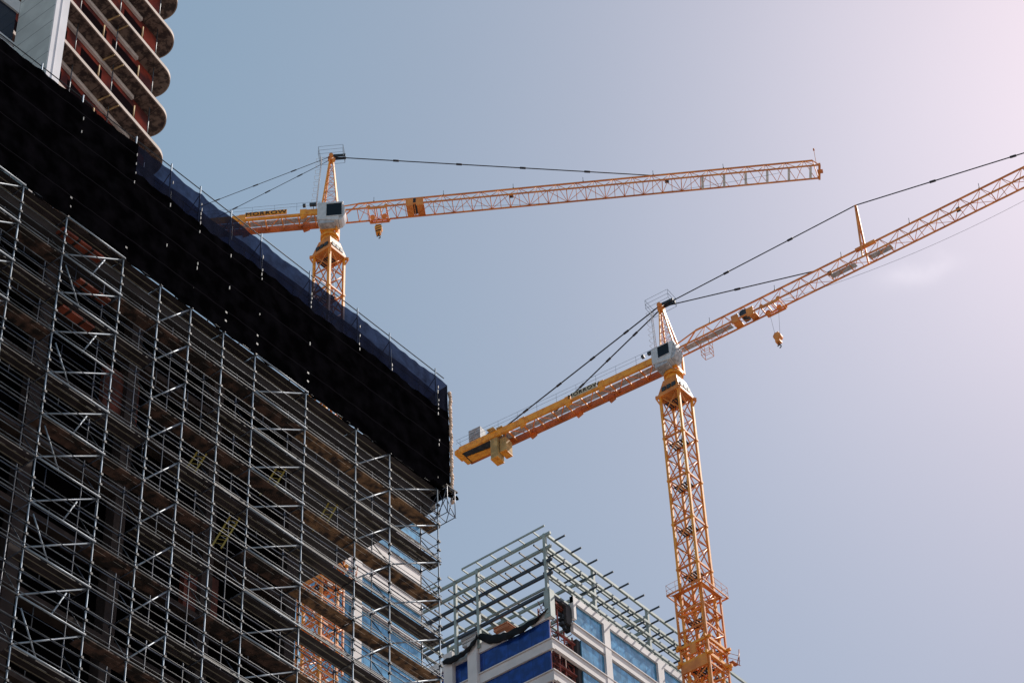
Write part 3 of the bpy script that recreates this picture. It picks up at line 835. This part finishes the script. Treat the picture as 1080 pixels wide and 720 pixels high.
    for s_ in (cw, -cw):
        b = MB(); sgn = 1 if s_ > 0 else -1
        d_ = .7
        # built up from box girder lengths joined by pinned nodes
        cuts = [.7] + cfg['nodes'] + [Lc]
        for a_, c_ in zip(cuts, cuts[1:]):
            thin = s_ > 0 and (a_, c_) == tuple(cfg['thin'])
            hh = gh * (.35 if thin else 1.0)
            off = -(gh - hh) / 2 if thin else 0
            b.beam(K(a_ + .12, s_, cu + off), K(c_ - .12, s_, cu + off), .26, hh)
        for n_ in cfg['nodes']:
            b.beam(K(n_ - .35, s_, cu), K(n_ + .35, s_, cu), .36, gh * 1.12)
            b.beam(K(n_ - .3, s_, cu - gh * .5), K(n_ + .3, s_, cu - gh * .5 - .25), .3, .25)
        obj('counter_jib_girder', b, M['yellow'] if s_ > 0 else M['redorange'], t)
    b = MB(); d_ = 1.5; i = 0
    while d_ < Lc - .3:
        b.beam(K(d_, -cw, cu - .15), K(d_, cw, cu - .15), .12, .16)
        if d_ + 1.7 < Lc: b.tube(K(d_, (-cw if i % 2 else cw), cu - .1), K(d_ + 1.7, (cw if i % 2 else -cw), cu - .1), .05, 4)
        d_ += 1.7; i += 1
    obj('counter_jib_cross_members', b, M['orange'], t)
    b = MB(); b.hexa([K(d1, s1_, cu + u1) for u1 in (.12, .17) for d1, s1_ in ((1.0, -.5), (cfg['walkend'], -.5), (cfg['walkend'], .2), (1.0, .2))])
    wk = obj('counter_jib_walkway', b, M['grate'], t)
    b = MB()
    for s_ in (cw + .12, -cw - .12):
        for u_ in (cu + .95, cu + 1.4): b.tube(K(.7, s_, u_), K(Lc + .2, s_, u_), .018, 4)
        q = 1.0
        while q < Lc: b.tube(K(q, s_, cu + .35), K(q, s_, cu + 1.4), .018, 4); q += 2.3
    b.tube(K(Lc + .2, -cw, cu + 1.4), K(Lc + .2, cw, cu + 1.4), .018, 4)
    obj('hand_rail', b, M['galv'], t)
    b = MB(); b.beam(K(Lc, -cw, cu), K(Lc, cw, cu), .5, .65); b.beam(K(Lc + .3, -cw * .2, cu - .1), K(Lc + .3, cw * 1.1, cu - .1), .25, .5)
    b.hexa([K(d1, s1_, cu + u1) for u1 in (-.34, -.28) for d1, s1_ in ((Lc - .4, -cw), (Lc - 3.2, -cw), (Lc - 3.2, -.15), (Lc - .4, .1))])
    obj('counter_jib_end_frame', b, M['yellow'], t)
    b = MB(); b.hexa([K(d1, s1_, cu + u1) for u1 in (-.27, -.2) for d1, s1_ in ((Lc - .2, -cw), (Lc - 3.6, -cw), (Lc - 3.6, cw), (Lc - .2, cw))])
    obj('counter_jib_floor', b, M['steel_dark'], t)
    for da, db, s0, s1_, u0, u1 in cfg['cwts']:
        b = MB(); b.hexa([K(d1, q, u) for u in (u0, u1) for d1, q in ((da, s0), (db, s0), (db, s1_), (da, s1_))])
        b.beam(K(da, s1_ * .5 + s0 * .5, cu + .45), K(db, s1_ * .5 + s0 * .5, cu + .45), 2 * cw + .4, .12)
        cwo = obj('counterweight', b, M['cwt'], t, .03)
        b = MB(); b.hexa([K(d1, q, u) for u in (u0 - .08, u0 - .005) for d1, q in ((da - .02, s0 - .02), (db + .02, s0 - .02), (db + .02, s1_ + .02), (da - .02, s1_ + .02))])
        obj('base_plate', b, M['yellow'], cwo)
    for da, db, s0, s1_, u0, u1 in cfg.get('cabinets', []):
        b = MB(); b.hexa([K(d1, q, u) for u in (u0, u1) for d1, q in ((da, s0), (db, s0), (db, s1_), (da, s1_))])
        for i in range(6):
            u = u0 + (u1 - u0) * (i + .5) / 6; b.beam(K(da + .05, s1_ + .03, u), K(db - .05, s1_ + .03, u), .05, .05)
        obj('switch_cabinet', b, M['grate'], t)
    b = MB(); hx = cfg.get('motor', (Lc - 3.4))
    b.tube(K(hx, -.5, cu + .75), K(hx, .5, cu + .75), .42, 12); b.beam(K(hx + .5, 0, cu + .5), K(hx + 1.3, 0, cu + .5), .7, .5)
    obj('hoist_motor', b, M['steel_dark'], t)
    # counter jib pendants
    for d_, s_ in cfg['cpend']:
        b = MB(); a_, c_ = J(ht, s_ * .2, ha), K(d_, s_ * cw, cu + gh / 2)
        b.tube(a_, c_, .07 if cfg.get('thickc') else .032, 6)
        for i in (1, 2, 3, 4):
            m_ = a_.lerp(c_, i / 4.6); dd = (c_ - a_).normalized(); b.tube(m_ - dd * .3, m_ + dd * .3, .12 if cfg.get('thickc') else .07, 6)
        obj('counter_pendant', b, M['rope'], t)
    # small aerial gear by the head
    b = MB(); b.beam(K(1.3, cw, cu + 1.15), K(2.0, cw, cu + 1.15), .3, .3); b.tube(K(1.6, cw, cu + .4), K(1.6, cw, cu + 1.2), .05, 4)
    b.beam(K(2.4, cw, cu + 1.1), K(2.7, cw, cu + 1.1), .3, .3)
    obj('anemometer', b, M['steel_dark'], t)
    # name panel on the near girder
    na, nb = cfg['name']
    b = MB(); pu = cfg['nameu']
    b.hexa([K(d1, q, u) for u in (pu - .33, pu + .33) for d1, q in ((nb, cw + .15), (na, cw + .15), (na, cw + .20), (nb, cw + .20))])
    pn = obj('name_panel', b, M[cfg['panelmat']], t)
    text_mesh('MORROW', cfg['ts'], M['ink'], 'lettering', pn, K((na + nb) / 2, cw + .24, pu), (aj), up)
    # ---- climbing frame round the mast
    for (ca, cb) in cfg['climb']:
        za, zb = S.z - ca, S.z - cb; r = 1.42
        b = MB()
        for sx in (-1, 1):
            for sy in (-1, 1): b.beam((S.x + sx * r, S.y + sy * r, zb), (S.x + sx * r, S.y + sy * r, za), .17, .17)
        z = za
        cs = [V((S.x - r, S.y - r, 0)), V((S.x + r, S.y - r, 0)), V((S.x + r, S.y + r, 0)), V((S.x - r, S.y + r, 0))]
        i_ = 0
        while z > zb + 1:
            for i in range(4):
                p, q = cs[i], cs[(i + 1) % 4]; z2 = z - 2.1
                b.tube(p + up * z, q + up * z2, .06, 5) if i_ % 2 else b.tube(q + up * z, p + up * z2, .06, 5)
                b.beam(p + up * z2, q + up * z2, .12, .16)
            z -= 2.1; i_ += 1
        cf = obj('climbing_frame', b, M['orange'], t)
        b = MB(); zp = za - .1; R_ = 1.95
        ps = [V((S.x - R_, S.y - R_, zp)), V((S.x + R_, S.y - R_, zp)), V((S.x + R_, S.y + R_, zp)), V((S.x - R_, S.y + R_, zp))]
        inn = [V((S.x - 1.2, S.y - 1.2, zp)), V((S.x + 1.2, S.y - 1.2, zp)), V((S.x + 1.2, S.y + 1.2, zp)), V((S.x - 1.2, S.y + 1.2, zp))]
        for i in range(4):
            j = (i + 1) % 4
            b.beam(ps[i], ps[j], .1, .12); b.tube(inn[i], ps[i], .05, 4)
            b.add([ps[i] + (inn[i] - ps[i]) * .45, ps[j] + (inn[j] - ps[j]) * .45, inn[j], inn[i]] + [v + up * .05 for v in (ps[i] + (inn[i] - ps[i]) * .45, ps[j] + (inn[j] - ps[j]) * .45, inn[j], inn[i])], [(0, 1, 2, 3), (4, 7, 6, 5), (0, 4, 5, 1)])
            for u_ in (.55, 1.1): b.tube(ps[i] + up * u_, ps[j] + up * u_, .02, 4)
            for k_ in range(4): c = ps[i].lerp(ps[j], k_ / 4); b.tube(c, c + up * 1.1, .02, 4)
        obj('frame_platform', b, M['orange'], cf)
        # jacking beams lower down
        for dz, hh in ((5.8, .24), (7.5, .3)):
            b = MB(); zz = za - dz
            for i in range(4):
                j = (i + 1) % 4; p, q = cs[i], cs[j]; d = (q - p).normalized() * .45
                b.beam(p - d + up * zz, q + d + up * zz, .22, hh)
            obj('jacking_beam', b, M['yellow'], cf)
        b = MB(); b.box(S.x - 1.66, S.x - 1.46, S.y - 1.3, S.y + 1.3, za - 8.6, za - 7.7); b.box(S.x - 1.66, S.x - 1.45, S.y - .3, S.y + .3, za - 7.0, za - 6.0)
        obj('hydraulic_unit', b, M['orange'], cf)
        b = MB(); b.box(S.x + 1.6, S.x + 2.4, S.y - 1.9, S.y - 1.5, za - 7.0, za - 6.9)
        for q in (0, .5, 1.0):
            b.tube((S.x + 1.5, S.y - 1.5, za - 7 + q), (S.x + 2.6, S.y - 2.0, za - 7 + q), .03, 4)
        b.tube((S.x + 2.5, S.y - 1.9, za - 7), (S.x + 2.6, S.y - 2.0, za - 5.3), .05, 4); b.tube((S.x + 2.2, S.y - 1.9, za - 7), (S.x + 2.6, S.y - 2.0, za - 5.6), .05, 4)
        obj('side_bracket', b, M['redorange'], cf)
    return t

S2 = V((144.00, 90.35, 154.20)); S1 = V((123.64, 116.68, 174.90))
crane(S2, 275.3, 2.0, dict(hb=1.2, ha=7.95, ht=-.55, cab=(-1.2, 1.3, .35, 1.9, -1.1, 1.15), win=(-.45, .75, -.35, .95), front='grate',
      jw=.62, juc=.98, jut=2.75, jl=56.0, pitch=2.1, lamps=(17.6, 31.0, 42), walk=((1.2, 6.8), (17.6, 20.2), (21.6, 24.0)), winch=(7.1, 9.5),
      trolley=11.3, hookd=-2.9, hs=.95, basket=3.95, rope=(12.5, 54), sag=2.4,
      pend=[[(-.2, 0, 7.95), (21.2, 0, 8.35), (45.0, 0, 2.8)], [(-.2, .0, 7.8), (15.9, 0, 2.8)]], strut=(21.2, 8.35),
      cl=24.3, cw=1.0, cuc=.5, nodes=[7.4, 11.2, 16.6], thin=(7.4, 11.2), walkend=20.5, cwts=[(18.9, 19.6, -.55, .65, -1.7, .0), (19.7, 20.5, -.2, 1.0, -2.4, .1)],
      cabinets=[(21.9, 23.3, -.4, .6, 1.05, 2.9)], cpend=[(18.6, 1), (15.9, -1)], thickc=1, name=(7.85, 10.8), nameu=.66, panelmat='cream', ts=.62,
      climb=[(27.6, 45)]),
      'yellow tower crane with climbing frame, nearest and rising on the right of the photo')
crane(S1, 304.0, .5, dict(hb=2.4, ha=10.45, ht=0.0, cab=(-1.05, 1.6, .35, 1.8, -.8, 1.95), win=(-.1, 1.45, -.15, 1.55), front='cabwhite',
      jw=.92, juc=1.4, jut=3.1, jl=50.2, pitch=1.95, lamps=(18.7, 34.6), walk=(), winch=(7.9, 9.7), late=38.2, stripe=1,
      trolley=5.0, hookd=-1.1, hs=.95, basket=None, rope=(10, 46), sag=1.3,
      pend=[[(.2, 0, 10.5), (33.2, 0, 3.15)]], cl=24.0, cw=.95, cuc=1.45, nodes=[2.6, 8.9, 14], thin=(2.6, 8.9), walkend=20,
      cwts=[(19, 20, -.8, .8, -1.8, .8), (20.2, 21.2, -.8, .8, -1.8, .8)], cpend=[(18, 1), (15.5, -1)], name=(4.3, 8.6), nameu=1.72, panelmat='yellow', ts=.72,
      climb=[(37.5, 55)]),
      'yellow tower crane behind the netted scaffold, white cab, jib level to the upper right')

# ================================================================ glass building with steel roof screen (lower centre)
Xc, Yc = 172.83, 127.88
gb = thing('glass_building', (195, 145, 0), 'blue glass building, one side shade-dark and one skylit, with steel roof screen at lower centre', 'building')
FL = 4.2
b = MB(); b.box(Xc + 5.2, 240, Yc + .45, 175, 0.02, 158.4); b.box(Xc + .45, Xc + 5.2, Yc + 6, 175, 0.02, 158.4); obj('core', b, M['roofdark'], gb)
b = MB(); b.box(Xc + .45, Xc + 5.19, Yc + 5.5, Yc + 5.99, 100, 158.4); obj('pale_sky_backing', b, M['spandrel'], gb)  # added pale panel standing for bright sky seen through the bay
# left face (normal -X): spandrels, glass, columns
for i in range(7):
    zt = 158.4 - FL * i                # glass top
    zb_ = zt - 2.7
    for y0, y1 in ((Yc + .5, 138.35), (139.75, 141.95), (143.3, 153.0), (154.2, 170)):
        b = MB(); b.box(Xc + .22, Xc + .40, y0, y1, zb_, zt); obj('window', b, M['glassshade'], gb)
    b = MB(); b.box(Xc + .0, Xc + .42, Yc + .0, 172, zb_ - 1.45, zb_ - .30)
    b.box(Xc - .12, Xc + .3, Yc - .12, 172, zb_ - .20, zb_ - .08)
    b.box(Xc + .06, Xc + .38, Yc + .1, 172, zb_ - .31, zb_ - .003)
    obj('spandrel', b, M['spandrel'], gb)
b = MB(); b.box(Xc, Xc + .42, Yc + .02, Yc + 2.6, 158.42, 159.3); b.box(Xc, Xc + .42, 134.5, 138.3, 158.42, 159.7); b.box(Xc, Xc + .42, 139.8, 172, 158.42, 159.9)
obj('parapet', b, M['spandrel'], gb)
for y0, y1 in ((138.38, 139.72), (141.98, 143.27), (153.03, 154.2)):
    b = MB(); b.box(Xc - .35, Xc + .44, y0, y1, 120, 160.3); obj('column', b, M['spandrel'], gb)
b = MB(); b.prism([(Xc - .1, Yc - .1), (Xc + .75, Yc - .1), (Xc + .75, Yc + .25), (Xc + .25, Yc + .75), (Xc - .1, Yc + .75)], 158.5, 162.3); obj('column', b, M['strut'], gb)
# right face (normal -Y)
cols = [(182.85, 184.0), (193.35, 194.55), (204.0, 205.2), (214.6, 215.8)]
for i in range(8):
    zt = 162.85 - FL * i + (0 if i == 0 else -.25); zb_ = (159.95 if i == 0 else zt - 2.7)
    x_a = 177.6 if i == 0 else 178.6
    xs = [x_a] + [c for p in cols for c in p] + [226]
    for a, c in zip(xs[0::2], xs[1::2]):
        b = MB(); b.box(a, c, Yc + .22, Yc + .40, zb_, zt); obj('window', b, M['glasssky'], gb)
    x0 = 177.0 if i == 0 else Xc + .43
    b = MB(); b.box(x0, 228, Yc, Yc + .42, zb_ - 1.3, zb_ - .28); b.box(x0 - .1, 228, Yc - .12, Yc + .3, zb_ - .18, zb_ - .06); b.box(x0, 228, Yc + .06, Yc + .38, zb_ - .29, zb_ - .003)
    obj('spandrel', b, M['spandrel'], gb)
b = MB(); b.box(177.2, 228, Yc - .05, Yc + .45, 162.86, 163.75); b.box(177.2, 177.65, Yc - .06, Yc + .44, 160.6, 163.74); obj('parapet', b, M['spandrel'], gb)
for a, c in cols:
    b = MB(); b.box(a, c, Yc - .08, Yc + .43, 120, 162.85); obj('column', b, M['spandrel'], gb)
b = MB(); b.box(Xc + 2.6, 177.3, Yc + .3, Yc + 2.2, 161.9, 162.2); b.box(Xc + 3.3, 177.2, Yc + .25, Yc + .7, 159.5, 161.9); obj('roof_slab', b, M['roofdark'], gb)
# steel roof screen
LV = [170.0, 168.12, 166.25, 164.35]
for y in (128.15, 138.15, 141.55, 150.0):
    b = MB(); b.beam((Xc, y, 159), (Xc, y, 170.2), .36, .36); obj('screen_post', b, M['strut'], gb)
for x in (181.65, 192.3, 203.0, 213.8):
    b = MB(); b.beam((x, Yc + .1, 163.8), (x, Yc + .1, 170.0), .36, .36); obj('screen_post', b, M['strut'], gb)
for x in (181.65, 192.3):
    for y in (141.55, 150.0):
        b = MB(); b.beam((x, y, 158), (x, y, 170.0), .35, .35); obj('screen_post', b, M['strut'], gb)
for i, z in enumerate(LV):
    m = M['strut'] if i < 2 else M['strut']
    b = MB(); b.beam((Xc, Yc - .6, z), (Xc, 153, z), .27, .34); obj('screen_beam', b, M['strut'] if i < 2 else M['strutdark'], gb)
    b = MB(); b.beam((Xc + .3, Yc, z - .03), (226, Yc, z - .03), .27, .34); obj('screen_beam', b, m, gb)
    for y in (138.15, 141.55, 150.0):
        b = MB(); b.beam((Xc + .3, y, z - .45), (226, y, z - .45), .3, .26); obj('screen_beam', b, m, gb)
    for x in (181.65, 192.3):
        b = MB(); b.beam((x, Yc + .3, z - .85), (x, 150, z - .85), .3, .3); obj('screen_beam', b, m, gb)
    b = MB(); b.beam((Xc + 1.9, Yc + 1.9, z), (226, Yc + 1.9, z), .2, .26); obj('screen_beam', b, M['strut'], gb)
    if i > 0:
        b = MB(); b.beam((Xc + 1.9, Yc + 1.9, z + .02), (Xc + 1.9, 150, z + .02), .2, .26); obj('screen_beam', b, M['strut'], gb)
    j = 0; x = Xc + 1.6
    while x < 218:
        L0 = 1.5 if i == 0 else 1.25
        b = MB(); b.beam((x, Yc - L0, z + .05), (x, Yc + (.25 if i == 0 else 1.9), z + .05), .13, .2)
        if i < 3 and x < 205: obj('outrigger', b, M['strutdark'], gb)
        x += 3.05
    y = Yc + .9
    while y < 147:
        b = MB(); b.beam((Xc - 1.35, y, z + .05), (Xc + (.2 if i == 0 else 1.9), y, z + .05), .12, .18)
        if i < 3: obj('outrigger', b, M['strutdark'] if i else M['strut'], gb)
        y += 2.12
    b = MB(); b.beam((Xc - 1.35, Yc + .1 - (.9 if i == 0 else 0), z + .1), (Xc - 1.35, 139.4, z + .1), .13, .2)
    if i in (0,): obj('outer_rail', b, M['strut'], gb)
b = MB(); b.beam((Xc - 1.3, 143.2, 169.6), (Xc - 1.3, 147.5, 169.6), .13, .2); obj('outer_rail', b, M['strut'], gb)
for z, y in ((162.4, 1), (160.9, 2)):
    b = MB(); b.beam((Xc + .3, Yc + .5 + y * .3, z), (177.3, Yc + .5 + y * .3, z + .1), .3, .42); obj('roof_beam', b, M['strutdark'], gb)
b = MB(); b.beam((Xc + .2, Yc + .8, 162.2), (Xc + .2, 150, 162.0), .3, .36); obj('roof_beam', b, M['strutdark'], gb)
# tarpaulin slung along the open parapet
def on_x(pxx, pyy, X):
    d = R3 @ V((pxx - 540, -(pyy - 360), -2499.79)); return CAM + d * (X - CAM.x) / d.x
def tarp(name, label, top, bot, X, group):
    b = MB(); n = len(top) - 1; rows = 6; vs = []
    N_ = 40
    def interp(arr, f):
        f *= n; i = min(n - 1, int(f)); g_ = f - i
        return (arr[i][0] * (1 - g_) + arr[i + 1][0] * g_, arr[i][1] * (1 - g_) + arr[i + 1][1] * g_)
    for i in range(N_ + 1):
        a, c = interp(top, i / N_), interp(bot, i / N_)
        for j in range(rows + 1):
            f = j / rows; p = on_x(a[0] * (1 - f) + c[0] * f, a[1] * (1 - f) + c[1] * f, X)
            p.x -= .18 * sin(f * pi * .8) + .07 * sin(i * .9 + j); vs.append(p)
    fs = [(i * (rows + 1) + j, (i + 1) * (rows + 1) + j, (i + 1) * (rows + 1) + j + 1, i * (rows + 1) + j + 1) for i in range(N_) for j in range(rows)]
    b.add(vs, fs, True)
    o = obj(name, b, M['tarp']); sm = o.modifiers.new('solid', 'SOLIDIFY'); sm.thickness = .06
    tag(o, label, 'tarpaulin', group)
tarp('tarpaulin', 'long black tarpaulin sagging along the roof edge over the shade-side blue glass', [(579, 641), (563, 652), (548, 660), (534, 666), (527, 668), (518, 669), (506, 667)], [(577, 644), (565, 657), (551, 667), (537, 674), (526, 678), (516, 679), (505, 674)], Xc - .1, 'tarpaulins on the roof edge')
tarp('tarpaulin', 'smaller black tarpaulin bunched between the two left columns of the roof edge', [(504, 667), (498, 676), (491, 684), (484, 689), (476, 692), (468, 695)], [(505, 673), (500, 681), (493, 689), (485, 695), (477, 700), (468, 701)], Xc - .55, 'tarpaulins on the roof edge')
# loose material on the roof
for lab, x0, x1, y0, y1, z0, z1, m in (
    ('orange insulation boards stacked on the roof behind the tarpaulin', Xc + .8, Xc + 2.2, 134.5, 136.6, 160.9, 161.5, 'roofmat'),
    ('white wrapped board bundle on the roof left of the tall steel post', Xc + .7, Xc + 1.8, 139.2, 141.3, 161.0, 162.6, 'white'),
    ('red and white sheet bundle on the roof beside the pointed corner column', Xc + 1.3, Xc + 3.3, Yc + .6, Yc + 1.5, 161.2, 162.0, 'redform')):
    t = thing('board_stack', ((x0 + x1) / 2, (y0 + y1) / 2, z0), lab, 'building material', 'material left on the roof')
    n = 4; h = (z1 - z0) / n
    for i in range(n):
        q = random.uniform(-.12, .12)
        b = MB(); b.box(x0 + q, x1 + q, y0 - q, y1 - q, z0 + i * h, z0 + i * h + h * .8); obj('board', b, M[m], t)
# hoist lattice in the open corner bay
ho = thing('material_hoist', (175.8, Yc + 1.6, 0), 'rusty red lattice hoist mast standing in the open corner of the glass building', 'hoist')
def lattice(cx, cy, w, z0, z1, step, r, par, m):
    cs = [(cx - w, cy - w), (cx + w, cy - w), (cx + w, cy + w), (cx - w, cy + w)]
    for c in cs:
        b = MB(); b.beam((*c, z0), (*c, z1), .14, .14); obj('mast_leg', b, m, par)
    b = MB(); z = z0; i = 0
    while z < z1 - .1:
        for k in range(4):
            p, q = cs[k], cs[(k + 1) % 4]
            b.tube((*p, z), (*q, z + step) , r, 4) if i % 2 else b.tube((*q, z), (*p, z + step), r, 4)
            b.tube((*p, z), (*q, z), r, 4)
        z += step; i += 1
    obj('mast_bracing', b, m, par)
lattice(174.3, Yc + 1.5, .75, 0.05, 161, 1.5, .05, ho, M['hoistred'])
lattice(177.0, Yc + 1.6, .75, 0.05, 158.6, 1.5, .05, ho, M['hoistred'])
b = MB()
for z in (157.6, 153.3, 149.1): b.box(174.6, 178.4, Yc + .6, Yc + .9, z, z + .15); b.box(174.6, 178.4, Yc + 2.6, Yc + 2.9, z, z + .15); b.box(178.0, 178.3, Yc + .6, Yc + 2.9, z + .001, z + .14)
obj('landing_platforms', b, M['hoistred'], ho)
b = MB()
for i in range(10):
    x = 174.6 + random.uniform(0, 2.6); z = 158.8 + random.uniform(0, 1.6)
    b.box(x, x + random.uniform(.3, .9), Yc + .5, Yc + random.uniform(.7, 1.6), z, z + random.uniform(.2, .7))
obj('hoist_machinery', b, M['steel_dark'], ho)

# ================================================================ second glass building seen through the scaffold
X3, Y3 = 144.85, 122.92
g3 = thing('glass_tower', (130, 132, 0), 'pale banded sky blue glass tower seen through the scaffold at bottom', 'building')
b = MB(); b.box(112, X3 - .3, Y3 + .45, 150, 0.02, 152.0); obj('core', b, M['roofdark'], g3)
bands = [(151.9, 152.6), (148.0, 149.4), (144.4, 145.9), (140.9, 142.3), (133.0, 134.4), (136.8, 137.0), (128.8, 130.2), (124.6, 126.0), (120.4, 121.8)]
for z0, z1 in bands:
    b = MB(); b.box(112, X3, Y3, Y3 + .42, z0, z1); b.box(112, X3, Y3 - .1, Y3 + .3, z1 + .10, z1 + .2); obj('spandrel', b, M['spandrel'], g3)
zs = sorted(bands)
for (a0, a1), (c0, c1) in zip(zs, zs[1:]):
    for x0, x1 in ((112, 134.7), (135.9, X3 - .02)):
        b = MB(); b.box(x0, x1, Y3 + .2, Y3 + .4, a1 + .002, c0 - .002); obj('window', b, M['glasssky'], g3)
for x0, x1 in ((134.72, 135.88),):
    b = MB(); b.box(x0, x1, Y3 - .1, Y3 + .44, 90, 146); obj('column', b, M['spandrel'], g3)
